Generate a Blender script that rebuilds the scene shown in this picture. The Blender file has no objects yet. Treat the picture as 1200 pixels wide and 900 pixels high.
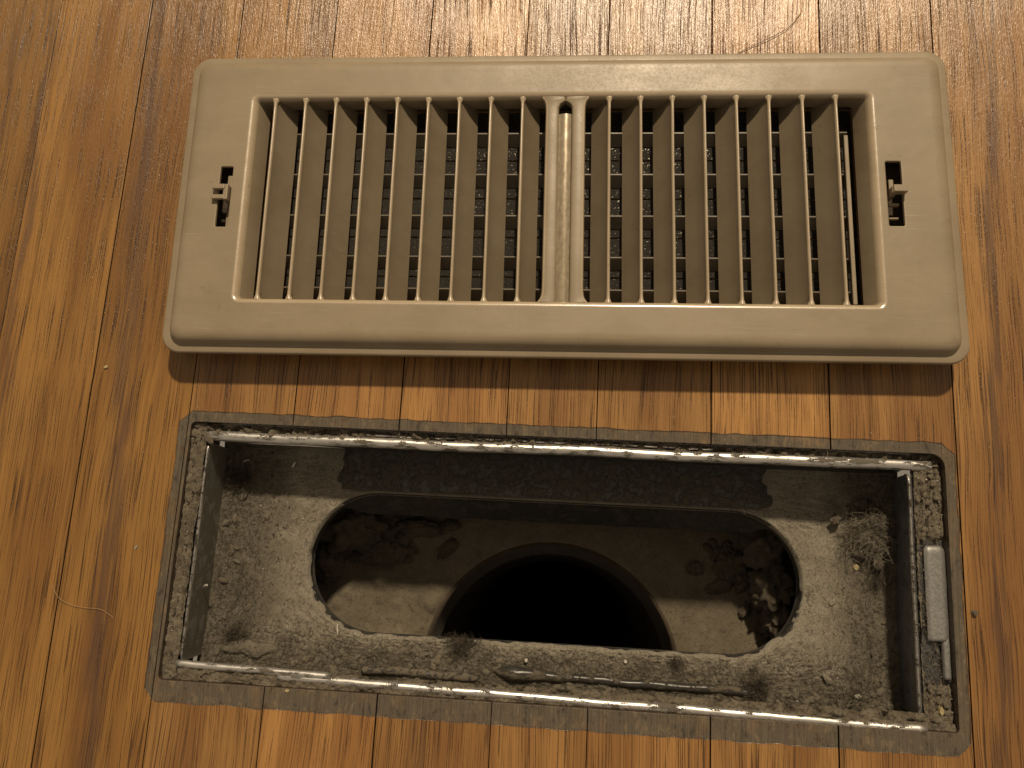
import bpy, bmesh, math, random
from mathutils import Vector, Matrix, noise
from mathutils.geometry import tessellate_polygon

# ------------------------------------------------------------------ camera, light, exposure
S = 0.001                                   # everything below is written in millimetres
scn = bpy.context.scene
col = scn.collection
random.seed(11)

cam_d = bpy.data.cameras.new('camera')
cam = bpy.data.objects.new('camera', cam_d)
col.objects.link(cam)
cam_d.sensor_width = 36.0
cam_d.lens = 914.3 / 1200 * 36.0
cam_d.clip_start = 0.01
cam_d.clip_end = 20.0
cam.location = (2.726 * S, 11.609 * S, 298.52 * S)
cam.rotation_euler = (0.1979, 0.0593, 0.0519)
scn.camera = cam

world = bpy.data.worlds.new('World')
scn.world = world
world.use_nodes = True
bg = world.node_tree.nodes['Background']
bg.inputs['Color'].default_value = (1.0, 0.80, 0.58, 1)
bg.inputs['Strength'].default_value = 0.23

lamp_d = bpy.data.lights.new('ceiling_lamp', 'POINT')
lamp_d.energy = 285
lamp_d.color = (1.0, 0.815, 0.575)
lamp_d.shadow_soft_size = 0.075
lamp = bpy.data.objects.new('ceiling_lamp', lamp_d)
lamp.location = (0.25, 1.84, 2.075)
col.objects.link(lamp)

scn.view_settings.view_transform = 'Standard'
scn.view_settings.look = 'None'
scn.view_settings.exposure = 0.0
scn.view_settings.gamma = 1.0

# ------------------------------------------------------------------ helpers
def link_obj(name, me, mats=None, parent=None, smooth=False):
    o = bpy.data.objects.new(name, me)
    col.objects.link(o)
    if mats:
        for m in (mats if isinstance(mats, (list, tuple)) else [mats]):
            me.materials.append(m)
    if parent:
        o.parent = parent
    if smooth:
        me.polygons.foreach_set('use_smooth', [True] * len(me.polygons))
    return o

def mesh(name, verts, faces, mats=None, parent=None, smooth=False):
    me = bpy.data.meshes.new(name)
    me.from_pydata([(v[0] * S, v[1] * S, v[2] * S) for v in verts], [], faces)
    me.update()
    return link_obj(name, me, mats, parent, smooth)

def crisp(me, deg=38):
    me.set_sharp_from_angle(angle=math.radians(deg))

def tag(o, label=None, cat=None, group=None, kind=None):
    if label: o['label'] = label
    if cat: o['category'] = cat
    if group: o['group'] = group
    if kind: o['kind'] = kind
    return o

def empty(name, loc=(0, 0, 0), rz=0.0):
    o = bpy.data.objects.new(name, None)
    col.objects.link(o)
    o.empty_display_size = 0.02
    o.location = (loc[0] * S, loc[1] * S, loc[2] * S)
    o.rotation_euler = (0, 0, rz)
    return o

def rrect(x0, y0, x1, y1, r, n=6):
    """closed outline of a rounded rectangle, counter-clockwise"""
    pts = []
    for cx, cy, a0 in ((x1 - r, y1 - r, 0), (x0 + r, y1 - r, 90), (x0 + r, y0 + r, 180), (x1 - r, y0 + r, 270)):
        for k in range(n + 1):
            a = math.radians(a0 + 90 * k / n)
            pts.append((cx + r * math.cos(a), cy + r * math.sin(a)))
    return pts

def box(name, x0, y0, z0, x1, y1, z1, mat, parent=None, bev=0.0, seg=2):
    bm = bmesh.new()
    vs = [bm.verts.new((x * S, y * S, z * S)) for x in (x0, x1) for y in (y0, y1) for z in (z0, z1)]
    for f in ((0, 1, 3, 2), (4, 6, 7, 5), (0, 4, 5, 1), (2, 3, 7, 6), (0, 2, 6, 4), (1, 5, 7, 3)):
        bm.faces.new([vs[i] for i in f])
    if bev:
        bmesh.ops.bevel(bm, geom=bm.edges[:], offset=bev * S, segments=seg, affect='EDGES', profile=0.5)
    bmesh.ops.recalc_face_normals(bm, faces=bm.faces[:])
    me = bpy.data.meshes.new(name)
    bm.to_mesh(me); bm.free()
    return link_obj(name, me, mat, parent)

def tube(name, pts, rads, mat, parent=None, n=10, wob=0.0, seed=0.0, closed_ends=True):
    """tube along a path; rads one radius or one per point"""
    V = []; F = []
    P = [Vector(p) for p in pts]
    if not isinstance(rads, (list, tuple)): rads = [rads] * len(P)
    for i, p in enumerate(P):
        d = (P[min(i + 1, len(P) - 1)] - P[max(i - 1, 0)]).normalized()
        u = d.cross(Vector((0, 0, 1)))
        if u.length < 1e-4: u = d.cross(Vector((0, 1, 0)))
        u.normalize(); w = u.cross(d)
        for k in range(n):
            a = 2 * math.pi * k / n
            r = rads[i]
            if wob:
                r *= 1 + wob * noise.noise(Vector((p.x * .35 + seed, p.y * .35 + math.cos(a) * 1.5, p.z + math.sin(a) * 1.5)))
            q = p + (u * math.cos(a) + w * math.sin(a)) * r
            V.append(q[:])
    for i in range(len(P) - 1):
        for k in range(n):
            a, b = i * n + k, i * n + (k + 1) % n
            F.append((a, b, b + n, a + n))
    if closed_ends:
        F.append(tuple(range(n - 1, -1, -1)))
        F.append(tuple((len(P) - 1) * n + k for k in range(n)))
    return mesh(name, V, F, mat, parent, smooth=True)

def lerp(a, b, t): return a + (b - a) * t
def sstep(a, b, x):
    t = max(0.0, min(1.0, (x - a) / (b - a)))
    return t * t * (3 - 2 * t)
def line_pts(a, b, n, jit=0.0, seed=0.0):
    out = []
    for i in range(n + 1):
        t = i / n
        p = [lerp(a[k], b[k], t) for k in range(3)]
        if jit:
            p[1] += jit * noise.noise(Vector((p[0] * .03 + seed, 1.3, seed)))
            p[2] += jit * noise.noise(Vector((p[0] * .04 + seed, 7.3, seed)))
        out.append(p)
    return out
def fbm(x, y, z=0.0, o=4):
    v = 0.0; a = 0.5
    for _ in range(o):
        v += a * noise.noise(Vector((x, y, z))); x *= 2.03; y *= 2.03; z += 3.1; a *= 0.5
    return v

# ------------------------------------------------------------------ materials
class NT:
    def __init__(self, name):
        self.m = bpy.data.materials.new(name)
        self.m.use_nodes = True
        self.t = self.m.node_tree
        self.b = self.t.nodes['Principled BSDF']
        g = self.t.nodes.new('ShaderNodeNewGeometry')
        v = self.t.nodes.new('ShaderNodeVectorMath'); v.operation = 'SCALE'; v.inputs['Scale'].default_value = 1000
        self.t.links.new(g.outputs['Position'], v.inputs[0])
        self.pos = v.outputs[0]
        self.geo = g
    def set(self, s, v):
        if isinstance(v, (int, float)): s.default_value = v
        elif isinstance(v, (tuple, list)): s.default_value = tuple(v) + ((1,) if len(v) == 3 and s.type == 'RGBA' else ())
        else: self.t.links.new(v, s)
    def math(self, op, a, b=0.0, c=0.0, clamp=False):
        n = self.t.nodes.new('ShaderNodeMath'); n.operation = op; n.use_clamp = clamp
        self.set(n.inputs[0], a); self.set(n.inputs[1], b); self.set(n.inputs[2], c)
        return n.outputs[0]
    def vmul(self, v, s):
        n = self.t.nodes.new('ShaderNodeVectorMath'); n.operation = 'MULTIPLY'
        self.set(n.inputs[0], v); n.inputs[1].default_value = s
        return n.outputs[0]
    def vadd(self, v, s):
        n = self.t.nodes.new('ShaderNodeVectorMath'); n.operation = 'ADD'
        self.set(n.inputs[0], v); self.set(n.inputs[1], s)
        return n.outputs[0]
    def comb(self, x, y, z):
        n = self.t.nodes.new('ShaderNodeCombineXYZ')
        self.set(n.inputs[0], x); self.set(n.inputs[1], y); self.set(n.inputs[2], z)
        return n.outputs[0]
    def sep(self, v):
        n = self.t.nodes.new('ShaderNodeSeparateXYZ'); self.set(n.inputs[0], v); return n.outputs
    def noise(self, v, scale=1.0, detail=3.0, rough=0.55, dist=0.0):
        n = self.t.nodes.new('ShaderNodeTexNoise')
        self.set(n.inputs['Vector'], v)
        n.inputs['Scale'].default_value = scale; n.inputs['Detail'].default_value = detail
        n.inputs['Roughness'].default_value = rough; n.inputs['Distortion'].default_value = dist
        return n.outputs['Fac']
    def ramp(self, f, a, b, lo=0.0, hi=1.0):
        n = self.t.nodes.new('ShaderNodeMapRange'); n.interpolation_type = 'SMOOTHSTEP'
        self.set(n.inputs[0], f); n.inputs[1].default_value = a; n.inputs[2].default_value = b
        n.inputs[3].default_value = lo; n.inputs[4].default_value = hi
        return n.outputs[0]
    def mix(self, f, a, b, mode='MIX'):
        n = self.t.nodes.new('ShaderNodeMix'); n.data_type = 'RGBA'; n.blend_type = mode
        self.set(n.inputs[0], f); self.set(n.inputs[6], a); self.set(n.inputs[7], b)
        return n.outputs[2]
    def bump(self, h, strength=0.5, dist=0.3, prev=None):
        n = self.t.nodes.new('ShaderNodeBump')
        n.inputs['Strength'].default_value = strength; n.inputs['Distance'].default_value = dist * S
        self.set(n.inputs['Height'], h)
        if prev is not None: self.t.links.new(prev, n.inputs['Normal'])
        return n.outputs[0]
    def out(self, **k):
        names = {'color': 'Base Color', 'rough': 'Roughness', 'metal': 'Metallic', 'normal': 'Normal', 'spec': 'Specular IOR Level',
                 'coat': 'Coat Weight', 'coat_rough': 'Coat Roughness', 'sheen': 'Sheen Weight', 'coat_normal': 'Coat Normal'}
        for a, v in k.items(): self.set(self.b.inputs[names[a]], v)
        return self.m

def wood_material():
    n = NT('oak_floorboard')
    oi = n.t.nodes.new('ShaderNodeObjectInfo')
    r = oi.outputs['Random']
    x, y, z = n.sep(n.pos)
    xo = n.math('MULTIPLY_ADD', r, 913.0, x)
    yo = n.math('MULTIPLY_ADD', r, 511.0, y)
    # slow wander of the grain along the board
    wander = n.noise(n.comb(n.math('MULTIPLY', xo, .02), n.math('MULTIPLY', yo, .008), 0.0), 1.0, 2.0)
    xg = n.math('MULTIPLY_ADD', wander, 8.0, xo)
    tone = n.noise(n.comb(n.math('MULTIPLY', xg, .055), n.math('MULTIPLY', yo, .006), 2.0), 1.0, 2.0)
    streak = n.noise(n.comb(n.math('MULTIPLY', xg, .26), n.math('MULTIPLY', yo, .007), 5.0), 1.0, 3.0, .6)
    fine = n.noise(n.comb(n.math('MULTIPLY', xg, 3.2), n.math('MULTIPLY', yo, .011), 9.0), 1.0, 4.0, .65)
    pore = n.noise(n.comb(n.math('MULTIPLY', xg, 2.6), n.math('MULTIPLY', yo, .030), 13.0), 1.0, 2.0, .5)
    fleck = n.noise(n.comb(n.math('MULTIPLY', xg, 2.6), n.math('MULTIPLY', yo, .5), 17.0), 1.0, 2.0, .6)
    c = n.mix(n.ramp(tone, .38, .62), (.435, .228, .072), (.285, .136, .042))
    c = n.mix(n.ramp(streak, .52, .70, 0, .52), c, (.165, .076, .025))
    c = n.mix(n.ramp(fine, .50, .72, 0, .55), c, (.125, .055, .018))
    c = n.mix(n.ramp(fine, .50, .28, 0, .35), c, (.60, .345, .105))
    pm = n.math('MULTIPLY', n.ramp(pore, .54, .62), n.ramp(streak, .34, .58, .35, 1.0))
    c = n.mix(n.math('MULTIPLY', pm, .85), c, (.070, .032, .015))
    # boards left of the opening are tinted browner and more olive
    lf = n.math('LESS_THAN', x, -146.0)
    c = n.mix(n.math('MULTIPLY', lf, .95), c, n.mix(1.0, c, (.72, .70, .56), 'MULTIPLY'))
    # broad brown-violet heart streak in the boards left and right of the opening
    def band(cx, k, w, amt, c):
        cc = n.math('MULTIPLY_ADD', n.noise(n.comb(3.0, n.math('MULTIPLY', y, .018), cx), 1.0, 3.0), 16.0, cx - 8)
        cc = n.math('MULTIPLY_ADD', y, k, cc)
        d = n.math('ABSOLUTE', n.math('SUBTRACT', x, cc))
        d = n.math('ADD', d, n.math('MULTIPLY', n.math('SUBTRACT', n.noise(n.comb(n.math('MULTIPLY', x, .7), n.math('MULTIPLY', y, .02), 1.0), 1.0, 4.0), .5), 22.0))
        f = n.ramp(d, w, -w * .2, 0, amt)
        return n.mix(f, c, (.085, .048, .034))
    c = band(-171, -.055, 7.5, .62, c)
    c = band(-222, -.05, 3.5, .5, c)
    c = band(-236, -.05, 2.5, .4, c)
    c = band(160, .05, 4.5, .6, c)
    c = band(-46, .0, 3.0, .25, c)
    # the board tones differ a little
    tint = n.ramp(n.math('FRACT', n.math('MULTIPLY', r, 7.31)), 0, 1, .82, 1.12)
    c = n.mix(1.0, c, n.comb(tint, tint, tint), 'MULTIPLY')
    # grey-brown ring of old dirt where the register used to sit
    ax = n.math('SUBTRACT', n.math('ABSOLUTE', n.math('ADD', x, .7)), 148.6)
    ay = n.math('SUBTRACT', n.math('ABSOLUTE', y), 54.6)
    cor = n.math('SUBTRACT', n.math('ADD', ax, ay), -4.5)      # clipped corners
    d = n.math('MAXIMUM', n.math('MAXIMUM', ax, ay), cor)
    nz = n.noise(n.vmul(n.pos, (.09, .09, .09)), 1.0, 5.0, .6)
    dn = n.math('MULTIPLY_ADD', nz, 2.6, n.math('ADD', d, -1.3))
    inside = n.ramp(dn, .12, -.12)
    up = n.ramp(n.sep(n.geo.outputs['True Normal'])[2], .2, .8)
    blot = n.noise(n.vmul(n.pos, (.10, .10, .10)), 1.0, 5.0, .65)
    wear = n.ramp(blot, .48, .70, 1.0, .78)
    dirt = n.mix(n.ramp(fine, .35, .65), (.138, .114, .082), (.092, .075, .054))
    spl = n.noise(n.vmul(n.pos, (.35, .16, .2)), 1.0, 4.0, .7)
    dirt = n.mix(n.ramp(spl, .54, .64, 0, .8), dirt, (.19, .145, .092))
    dirt = n.mix(n.ramp(spl, .44, .36, 0, .7), dirt, (.040, .034, .027))
    c = n.mix(n.math('MULTIPLY', inside, wear), c, dirt)
    rim = n.math('MULTIPLY', n.ramp(n.math('ABSOLUTE', dn), .45, .05), n.ramp(blot, .38, .55, .25, .8))
    c = n.mix(rim, c, (.05, .03, .018))
    # faint grime away from the traffic area
    g = n.noise(n.vmul(n.pos, (.016, .016, .016)), 1.0, 4.0, .6)
    c = n.mix(n.ramp(g, .5, .75, 0, .22), c, (.13, .075, .035))
    # cut faces are raw and dirty
    c = n.mix(up, (.06, .04, .025), c)
    ro = n.math('MULTIPLY_ADD', n.noise(n.vmul(n.pos, (.12, .05, .1)), 1.0, 4.0), .22, .34)
    ro = n.math('MULTIPLY_ADD', inside, .34, ro)
    h = n.math('MULTIPLY_ADD', pm, -1.0, n.math('MULTIPLY', fleck, n.math('MULTIPLY_ADD', pm, 1.6, .30)))
    h = n.math('MULTIPLY_ADD', fine, -.35, h)
    nb = n.bump(h, 1.0, .34)
    w = n.noise(n.vmul(n.pos, (.14, .04, .1)), 1.0, 3.0)
    nb = n.bump(w, .5, .35, nb)
    nb = n.bump(n.math('MULTIPLY', inside, -1.0), .8, .18, nb)
    return n.out(color=c, rough=ro, normal=nb, spec=.25, coat=.75, coat_rough=.22, coat_normal=nb)

def paint_material(name='taupe_enamel', dark=1.0, gloss=0.0):
    n = NT(name)
    a = n.noise(n.vmul(n.pos, (.035, .06, .05)), 1.0, 5.0, .6)
    b = n.noise(n.vmul(n.pos, (.9, .9, .9)), 1.0, 4.0, .7)
    sm = n.noise(n.vmul(n.pos, (.05, .30, .1)), 1.0, 5.0, .7)
    c = n.mix(n.ramp(a, .35, .68), (.305 * dark, .245 * dark, .166 * dark), (.262 * dark, .206 * dark, .134 * dark))
    scr = n.noise(n.vmul(n.pos, (.05, 2.6, .3)), 1.0, 3.0, .6)
    smu = n.noise(n.vmul(n.pos, (.03, .05, .04)), 1.0, 3.0, .6)
    c = n.mix(n.math('MULTIPLY', n.ramp(scr, .60, .70, 0, .5), n.ramp(smu, .45, .6)), c, (.40 * dark, .35 * dark, .27 * dark))
    sp2 = n.noise(n.vmul(n.pos, (.35, .35, .35)), 1.0, 5.0, .75)
    c = n.mix(n.math('MULTIPLY', n.ramp(sp2, .58, .70, 0, .55), n.ramp(smu, .55, .42)), c, (.17 * dark, .135 * dark, .09 * dark))
    c = n.mix(n.ramp(sm, .52, .75, 0, .35), c, (.24 * dark, .19 * dark, .13 * dark))
    c = n.mix(n.ramp(b, .72, .80, 0, .6), c, (.12, .085, .05))
    ro = n.math('MULTIPLY_ADD', a, .22, .30 - gloss)
    ro = n.math('ADD', ro, n.ramp(b, .4, .7, 0, .08))
    op = n.noise(n.vmul(n.pos, (1.1, 1.1, 1.1)), 1.0, 2.0)
    nb = n.bump(op, .25, .06)
    nb = n.bump(n.noise(n.vmul(n.pos, (.06, .06, .06)), 1.0, 2.0), .4, .5, nb)
    return n.out(color=c, rough=ro, normal=nb, spec=.55 + 3 * gloss, coat=gloss * 3, coat_rough=.2)

def metal_material(name, base, rough, dustamt, dustcol=(.17, .148, .112), scale=.45, metallic=.9, bumpd=.25, streaky=(1, 1, 1)):
    n = NT(name)
    v = n.vmul(n.pos, tuple(scale * s for s in streaky))
    a = n.noise(v, 1.0, 6.0, .68)
    b = n.noise(n.vmul(n.pos, (1.9, 1.9, 1.9)), 1.0, 4.0, .7)
    m = n.math('MULTIPLY_ADD', b, .30, n.math('ADD', a, -.15))
    f = n.ramp(m, .74 - dustamt * .5, .80 - dustamt * .5)      # 1 = dust
    c = n.mix(n.ramp(a, .3, .7), base, tuple(q * .62 for q in base))
    c = n.mix(f, c, n.mix(b, dustcol, tuple(q * .5 for q in dustcol)))
    ro = n.math('MULTIPLY_ADD', f, .9 - rough, rough)
    me = n.math('MULTIPLY_ADD', f, -metallic, metallic)
    nb = n.bump(n.math('MULTIPLY_ADD', f, .8, n.math('MULTIPLY', b, f)), .8, bumpd)
    nb = n.bump(n.noise(n.vmul(n.pos, (.12, .12, .12)), 1.0, 2.0), .25, .5, nb)
    return n.out(color=c, rough=ro, metal=me, normal=nb)

def dust_material(name, c1, c2, c3, bumpd=.5, sc=1.0):
    n = NT(name)
    a = n.noise(n.vmul(n.pos, (.09 * sc,) * 3), 1.0, 5.0, .65)
    b = n.noise(n.vmul(n.pos, (1.5 * sc,) * 3), 1.0, 5.0, .72, .25)
    d = n.noise(n.vmul(n.pos, (3.6 * sc,) * 3), 1.0, 3.0, .7, .2)
    c = n.mix(n.ramp(a, .36, .66), c1, c2)
    if name == 'settled_dust':          # coarser, darker felt towards the two ends and the near side
        px, py, pz = n.sep(n.pos)
        e = n.math('ADD', n.math('ABSOLUTE', px), n.math('MULTIPLY', a, 30))
        e = n.ramp(e, 118, 136)
        e = n.math('MAXIMUM', e, n.ramp(n.math('ADD', py, n.math('MULTIPLY', a, -14)), -37, -45))
        c = n.mix(n.math('MULTIPLY', e, .72), c, c3)
    c = n.mix(n.ramp(b, .44, .66, 0, .75), c, c3)
    c = n.mix(n.ramp(d, .64, .74, 0, .5), c, tuple(min(1, q * 1.7) for q in c1))
    h = n.math('MULTIPLY_ADD', d, .35, b)
    nb = n.bump(h, .9, bumpd)
    return n.out(color=c, rough=.95, normal=nb, spec=.15, sheen=.15)

def plain(name, color, rough=.6, spec=.4, metal=0.0, var=.25, sc=.8):
    n = NT(name)
    a = n.noise(n.vmul(n.pos, (sc,) * 3), 1.0, 4.0)
    c = n.mix(n.ramp(a, .35, .65), color, tuple(q * (1 - var) for q in color))
    return n.out(color=c, rough=rough, spec=spec, metal=metal, normal=n.bump(a, .3, .15))

M_WOOD = wood_material()
M_PAINT = paint_material()
M_SLAT = paint_material('shade_toned_enamel', .76)  # plate enamel darkened to carry the shade on the sloping slats
M_EDGE = paint_material('highlight_enamel_edge', 1.5, .17)  # lighter, glossier enamel paints the highlight along slat, bar and window edges
M_SUB = plain('raw_subfloor', (.045, .032, .02), .9)
M_GALV_CLEAN = metal_material('bare_galvanised_steel', (.88, .86, .82), .38, .42, scale=.28, streaky=(.45, 1.5, 1.5))
M_GALV = metal_material('dusty_galvanised_steel', (.30, .30, .30), .36, .40, scale=.30)
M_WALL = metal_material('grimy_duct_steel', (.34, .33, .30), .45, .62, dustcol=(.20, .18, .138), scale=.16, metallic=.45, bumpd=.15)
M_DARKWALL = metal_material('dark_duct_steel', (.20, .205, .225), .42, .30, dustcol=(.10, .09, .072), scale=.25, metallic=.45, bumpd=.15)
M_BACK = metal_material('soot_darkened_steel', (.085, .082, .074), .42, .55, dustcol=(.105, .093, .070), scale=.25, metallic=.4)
M_SHADEGRIME = metal_material('shaded_grimy_side_steel', (.075, .074, .070), .42, .5, dustcol=(.065, .056, .042), scale=.16, metallic=.5, bumpd=.15)  # grimy steel with the far wall's shade put into its colour
M_PIPE = metal_material('sooty_pipe_steel', (.11, .09, .07), .5, .6, dustcol=(.085, .064, .043), scale=.12, metallic=.5)
M_DUST = dust_material('settled_dust', (.300, .272, .214), (.240, .214, .166), (.120, .104, .078), .32)
M_DUSTLOW = dust_material('deep_dust', (.20, .170, .122), (.155, .130, .092), (.10, .082, .058), .3)
M_DUSTDARK = dust_material('dark_caked_dust', (.15, .122, .086), (.095, .076, .054), (.05, .040, .028), .6)
M_COLLAR = dust_material('brown_dusty_collar', (.095, .070, .044), (.065, .048, .032), (.035, .027, .02), .6)
M_CRUST = dust_material('caked_dirt', (.21, .18, .132), (.145, .120, .086), (.060, .048, .034), .5)
M_FIB = plain('grey_lint', (.24, .21, .165), .95, .1, var=.45, sc=.25)
M_FIBD = plain('dark_lint', (.115, .098, .075), .95, .1, var=.6, sc=.3)
M_BEAD = metal_material('black_sealant', (.045, .042, .037), .34, .50, dustcol=(.15, .125, .09), scale=.28, metallic=.0, streaky=(.5, 1, 1))
M_BEADD = metal_material('dust_covered_sealant', (.05, .045, .04), .4, .62, dustcol=(.19, .16, .118), scale=.35, metallic=.0)
M_TAB = metal_material('dull_aluminium', (.36, .355, .34), .48, .12, dustcol=(.2, .18, .14), scale=1.1, metallic=.5, bumpd=.1)
M_DAMP = metal_material('glittering_dusty_blade', (.13, .12, .10), .36, .70, dustcol=(.034, .029, .022), scale=1.0, bumpd=.6)

# ------------------------------------------------------------------ floor: sub-floor with boards
HX0, HX1, HY0, HY1 = -144.6, 144.2, -47.0, 50.4           # opening sawn through the boards
def ring_slab(name, ox0, oy0, ox1, oy1, z0, z1, mat, parent=None):
    o = [(ox0, oy0), (ox1, oy0), (ox1, oy1), (ox0, oy1)]
    i = [(HX0, HY0), (HX1, HY0), (HX1, HY1), (HX0, HY1)]
    V = [(x, y, z1) for x, y in o + i] + [(x, y, z0) for x, y in o + i]
    F = []
    for k in range(4):
        j = (k + 1) % 4
        F += [(k, j, 4 + j, 4 + k), (8 + j, 8 + k, 12 + k, 12 + j), (k, 8 + k, 8 + j, j), (4 + j, 12 + j, 12 + k, 4 + k)]
    return mesh(name, V, F, mat, parent)
floor = ring_slab('floor', -700, -600, 700, 900, -28, -8.05, M_SUB)
tag(floor, 'golden brown oak strip floor around the duct opening', kind='structure')

def board(outline):
    bm = bmesh.new()
    vs = [bm.verts.new((x * S, y * S, 0)) for x, y in outline]
    f = bm.faces.new(vs)
    if f.normal.z < 0: f.normal_flip()
    r = bmesh.ops.extrude_face_region(bm, geom=[f])
    nv = [e for e in r['geom'] if isinstance(e, bmesh.types.BMVert)]
    for v in nv: v.co.z = 0.0
    for v in vs: v.co.z = -8.0 * S
    bm.normal_update()
    top = [e for e in bm.edges if all(abs(v.co.z) < 1e-6 for v in e.verts)]
    bmesh.ops.bevel(bm, geom=top, offset=.20 * S, segments=2, affect='EDGES', profile=0.6)
    bmesh.ops.recalc_face_normals(bm, faces=bm.faces[:])
    me = bpy.data.meshes.new('floorboard')
    bm.to_mesh(me); bm.free()
    return link_obj('floorboard', me, M_WOOD, floor)

def arc(cx, cy, r, a0, a1, n=6):
    return [(cx + r * math.cos(math.radians(lerp(a0, a1, k / n))), cy + r * math.sin(math.radians(lerp(a0, a1, k / n)))) for k in range(n + 1)]

seams = [-188.0, -146.0, -103.6, -61.3, -19.3, 15.3, 58.7, 103.0, 148.6]
x = seams[0]
while x > -640: x -= 42.5 + random.uniform(-1.2, 1.2); seams.insert(0, x)
x = seams[-1]
while x < 640: x += 43 + random.uniform(-1.2, 1.2); seams.append(x)
for i in range(len(seams) - 1):
    gap = {-188.0: .22, -146.0: .14, -103.6: .16, -61.3: .22, -19.3: .14, 15.3: .14, 58.7: .22, 103.0: .24, 148.6: .20}
    a, b = seams[i] + gap.get(seams[i], .09), seams[i + 1] - gap.get(seams[i + 1], .09)
    far = [-600, 900]
    if a > HX1 or b < HX0:
        cut = 360 + random.uniform(-60, 160)
        for y0, y1 in ((-600, cut - .1), (cut + .1, 900)):
            board([(a, y0), (b, y0), (b, y1), (a, y1)])
    elif a > HX0 and b < HX1:
        board([(a, -600), (b, -600), (b, HY0), (a, HY0)])
        board([(a, HY1), (b, HY1), (b, 900), (a, 900)])
    elif a <= HX0:           # notched board on the left
        board([(a, -600), (b, -600), (b, HY0)] + arc(HX0 + 2, HY0 + 2, 2, 270, 180) + arc(HX0 + 2, HY1 - 2, 2, 180, 90) + [(b, HY1), (b, 900), (a, 900)])
    else:                    # notched board on the right
        board([(a, -600), (b, -600), (b, 900), (a, 900), (a, HY1)] + arc(HX1 - 5, HY1 - 5, 5, 90, 0) + arc(HX1 - 1.5, HY0 + 1.5, 1.5, 0, -90) + [(a, HY0)])

# ------------------------------------------------------------------ duct boot in the floor
boot = empty('duct_boot', (0, 0, -27))
tag(boot, 'dusty sheet metal duct boot sunk in the floor with a round pipe hole', 'duct boot')
BZ = 27.0                                              # parts are written relative to the empty
def bmesh_obj(name, V, F, mat, smooth=False, parent=boot):
    return mesh(name, [(v[0], v[1], v[2] + BZ) for v in V], F, mat, parent, smooth)

# flange sheet lying in the sawn opening
IX0, IX1, IY0, IY1 = -138.6, 132.8, -45.2, 45.6
def frame_sheet(name, outer, inner, zo, zi, mat, parent=boot):
    V = [(p[0], p[1], zo) for p in outer] + [(p[0], p[1], zi) for p in inner]
    n = len(outer)
    return bmesh_obj(name, V, [(k, (k + 1) % n, n + (k + 1) % n, n + k) for k in range(n)], mat, True)
frame_sheet('flange', rrect(-144.4, -46.9, 144.0, 50.2, 4), rrect(IX0 - .6, IY0 - .6, IX1 + .6, IY1 + .6, 1.2), -5.2, -4.6, M_GALV)

# rolled edges
def brel(pts): return [(p[0], p[1], p[2] + BZ) for p in pts]
tube('rolled_edge', brel(line_pts((-138.5, 45.4, -3.9), (140.5, 46.2, -3.9), 90, .6)), 2.1, M_GALV_CLEAN, boot, 12, .10)
tube('rolled_edge', brel(line_pts((-100, -43.7, -3.7), (134, -47.0, -3.3), 90, .5, 3)), 1.75, M_GALV_CLEAN, boot, 12, .12, 5)
tube('end_rod', brel(line_pts((-139.3, -41.3, -3.0), (-79.5, -42.5, -3.0), 30, .3, 8)), 1.4, M_GALV_CLEAN, boot, 12, .12, 9)
# inner thin line above the far rolled edge
tube('seam_wire', brel(line_pts((-80, 48.6, -3.6), (60, 48.9, -3.6), 40, .5, 12)), .45, M_GALV_CLEAN, boot, 6, .3, 2)

# side walls
def wall(name, top, bot, mat, thick=(0, 0), nz=8, nx=60, bulge=0.0, seed=0.0):
    V = []; F = []
    for j in range(nz + 1):
        t = j / nz
        for i in range(nx + 1):
            s = i / nx
            p = [lerp(lerp(top[0][k], top[1][k], s), lerp(bot[0][k], bot[1][k], s), t) for k in range(3)]
            b = bulge * fbm(p[0] * .02 + seed, p[1] * .02, t * 1.3, 2)
            p[0] += thick[0] * b; p[1] += thick[1] * b
            V.append(p)
    for j in range(nz):
        for i in range(nx):
            a = j * (nx + 1) + i
            F.append((a, a + 1, a + nx + 2, a + nx + 1))
    return bmesh_obj(name, V, F, mat, True)
wall('side_wall', ((IX0, 45.6, -4.4), (IX1, 46.0, -4.4)), ((-141, 45.0, -27), (137, 45.0, -27)), M_SHADEGRIME, (0, 1), bulge=2.0)
wall('side_wall', ((IX0, -45.4, -4.4), (IX1, -47.2, -4.4)), ((-141, -46.2, -27), (137, -47.4, -27)), M_WALL, (0, 1), bulge=2.0, seed=5)

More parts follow.
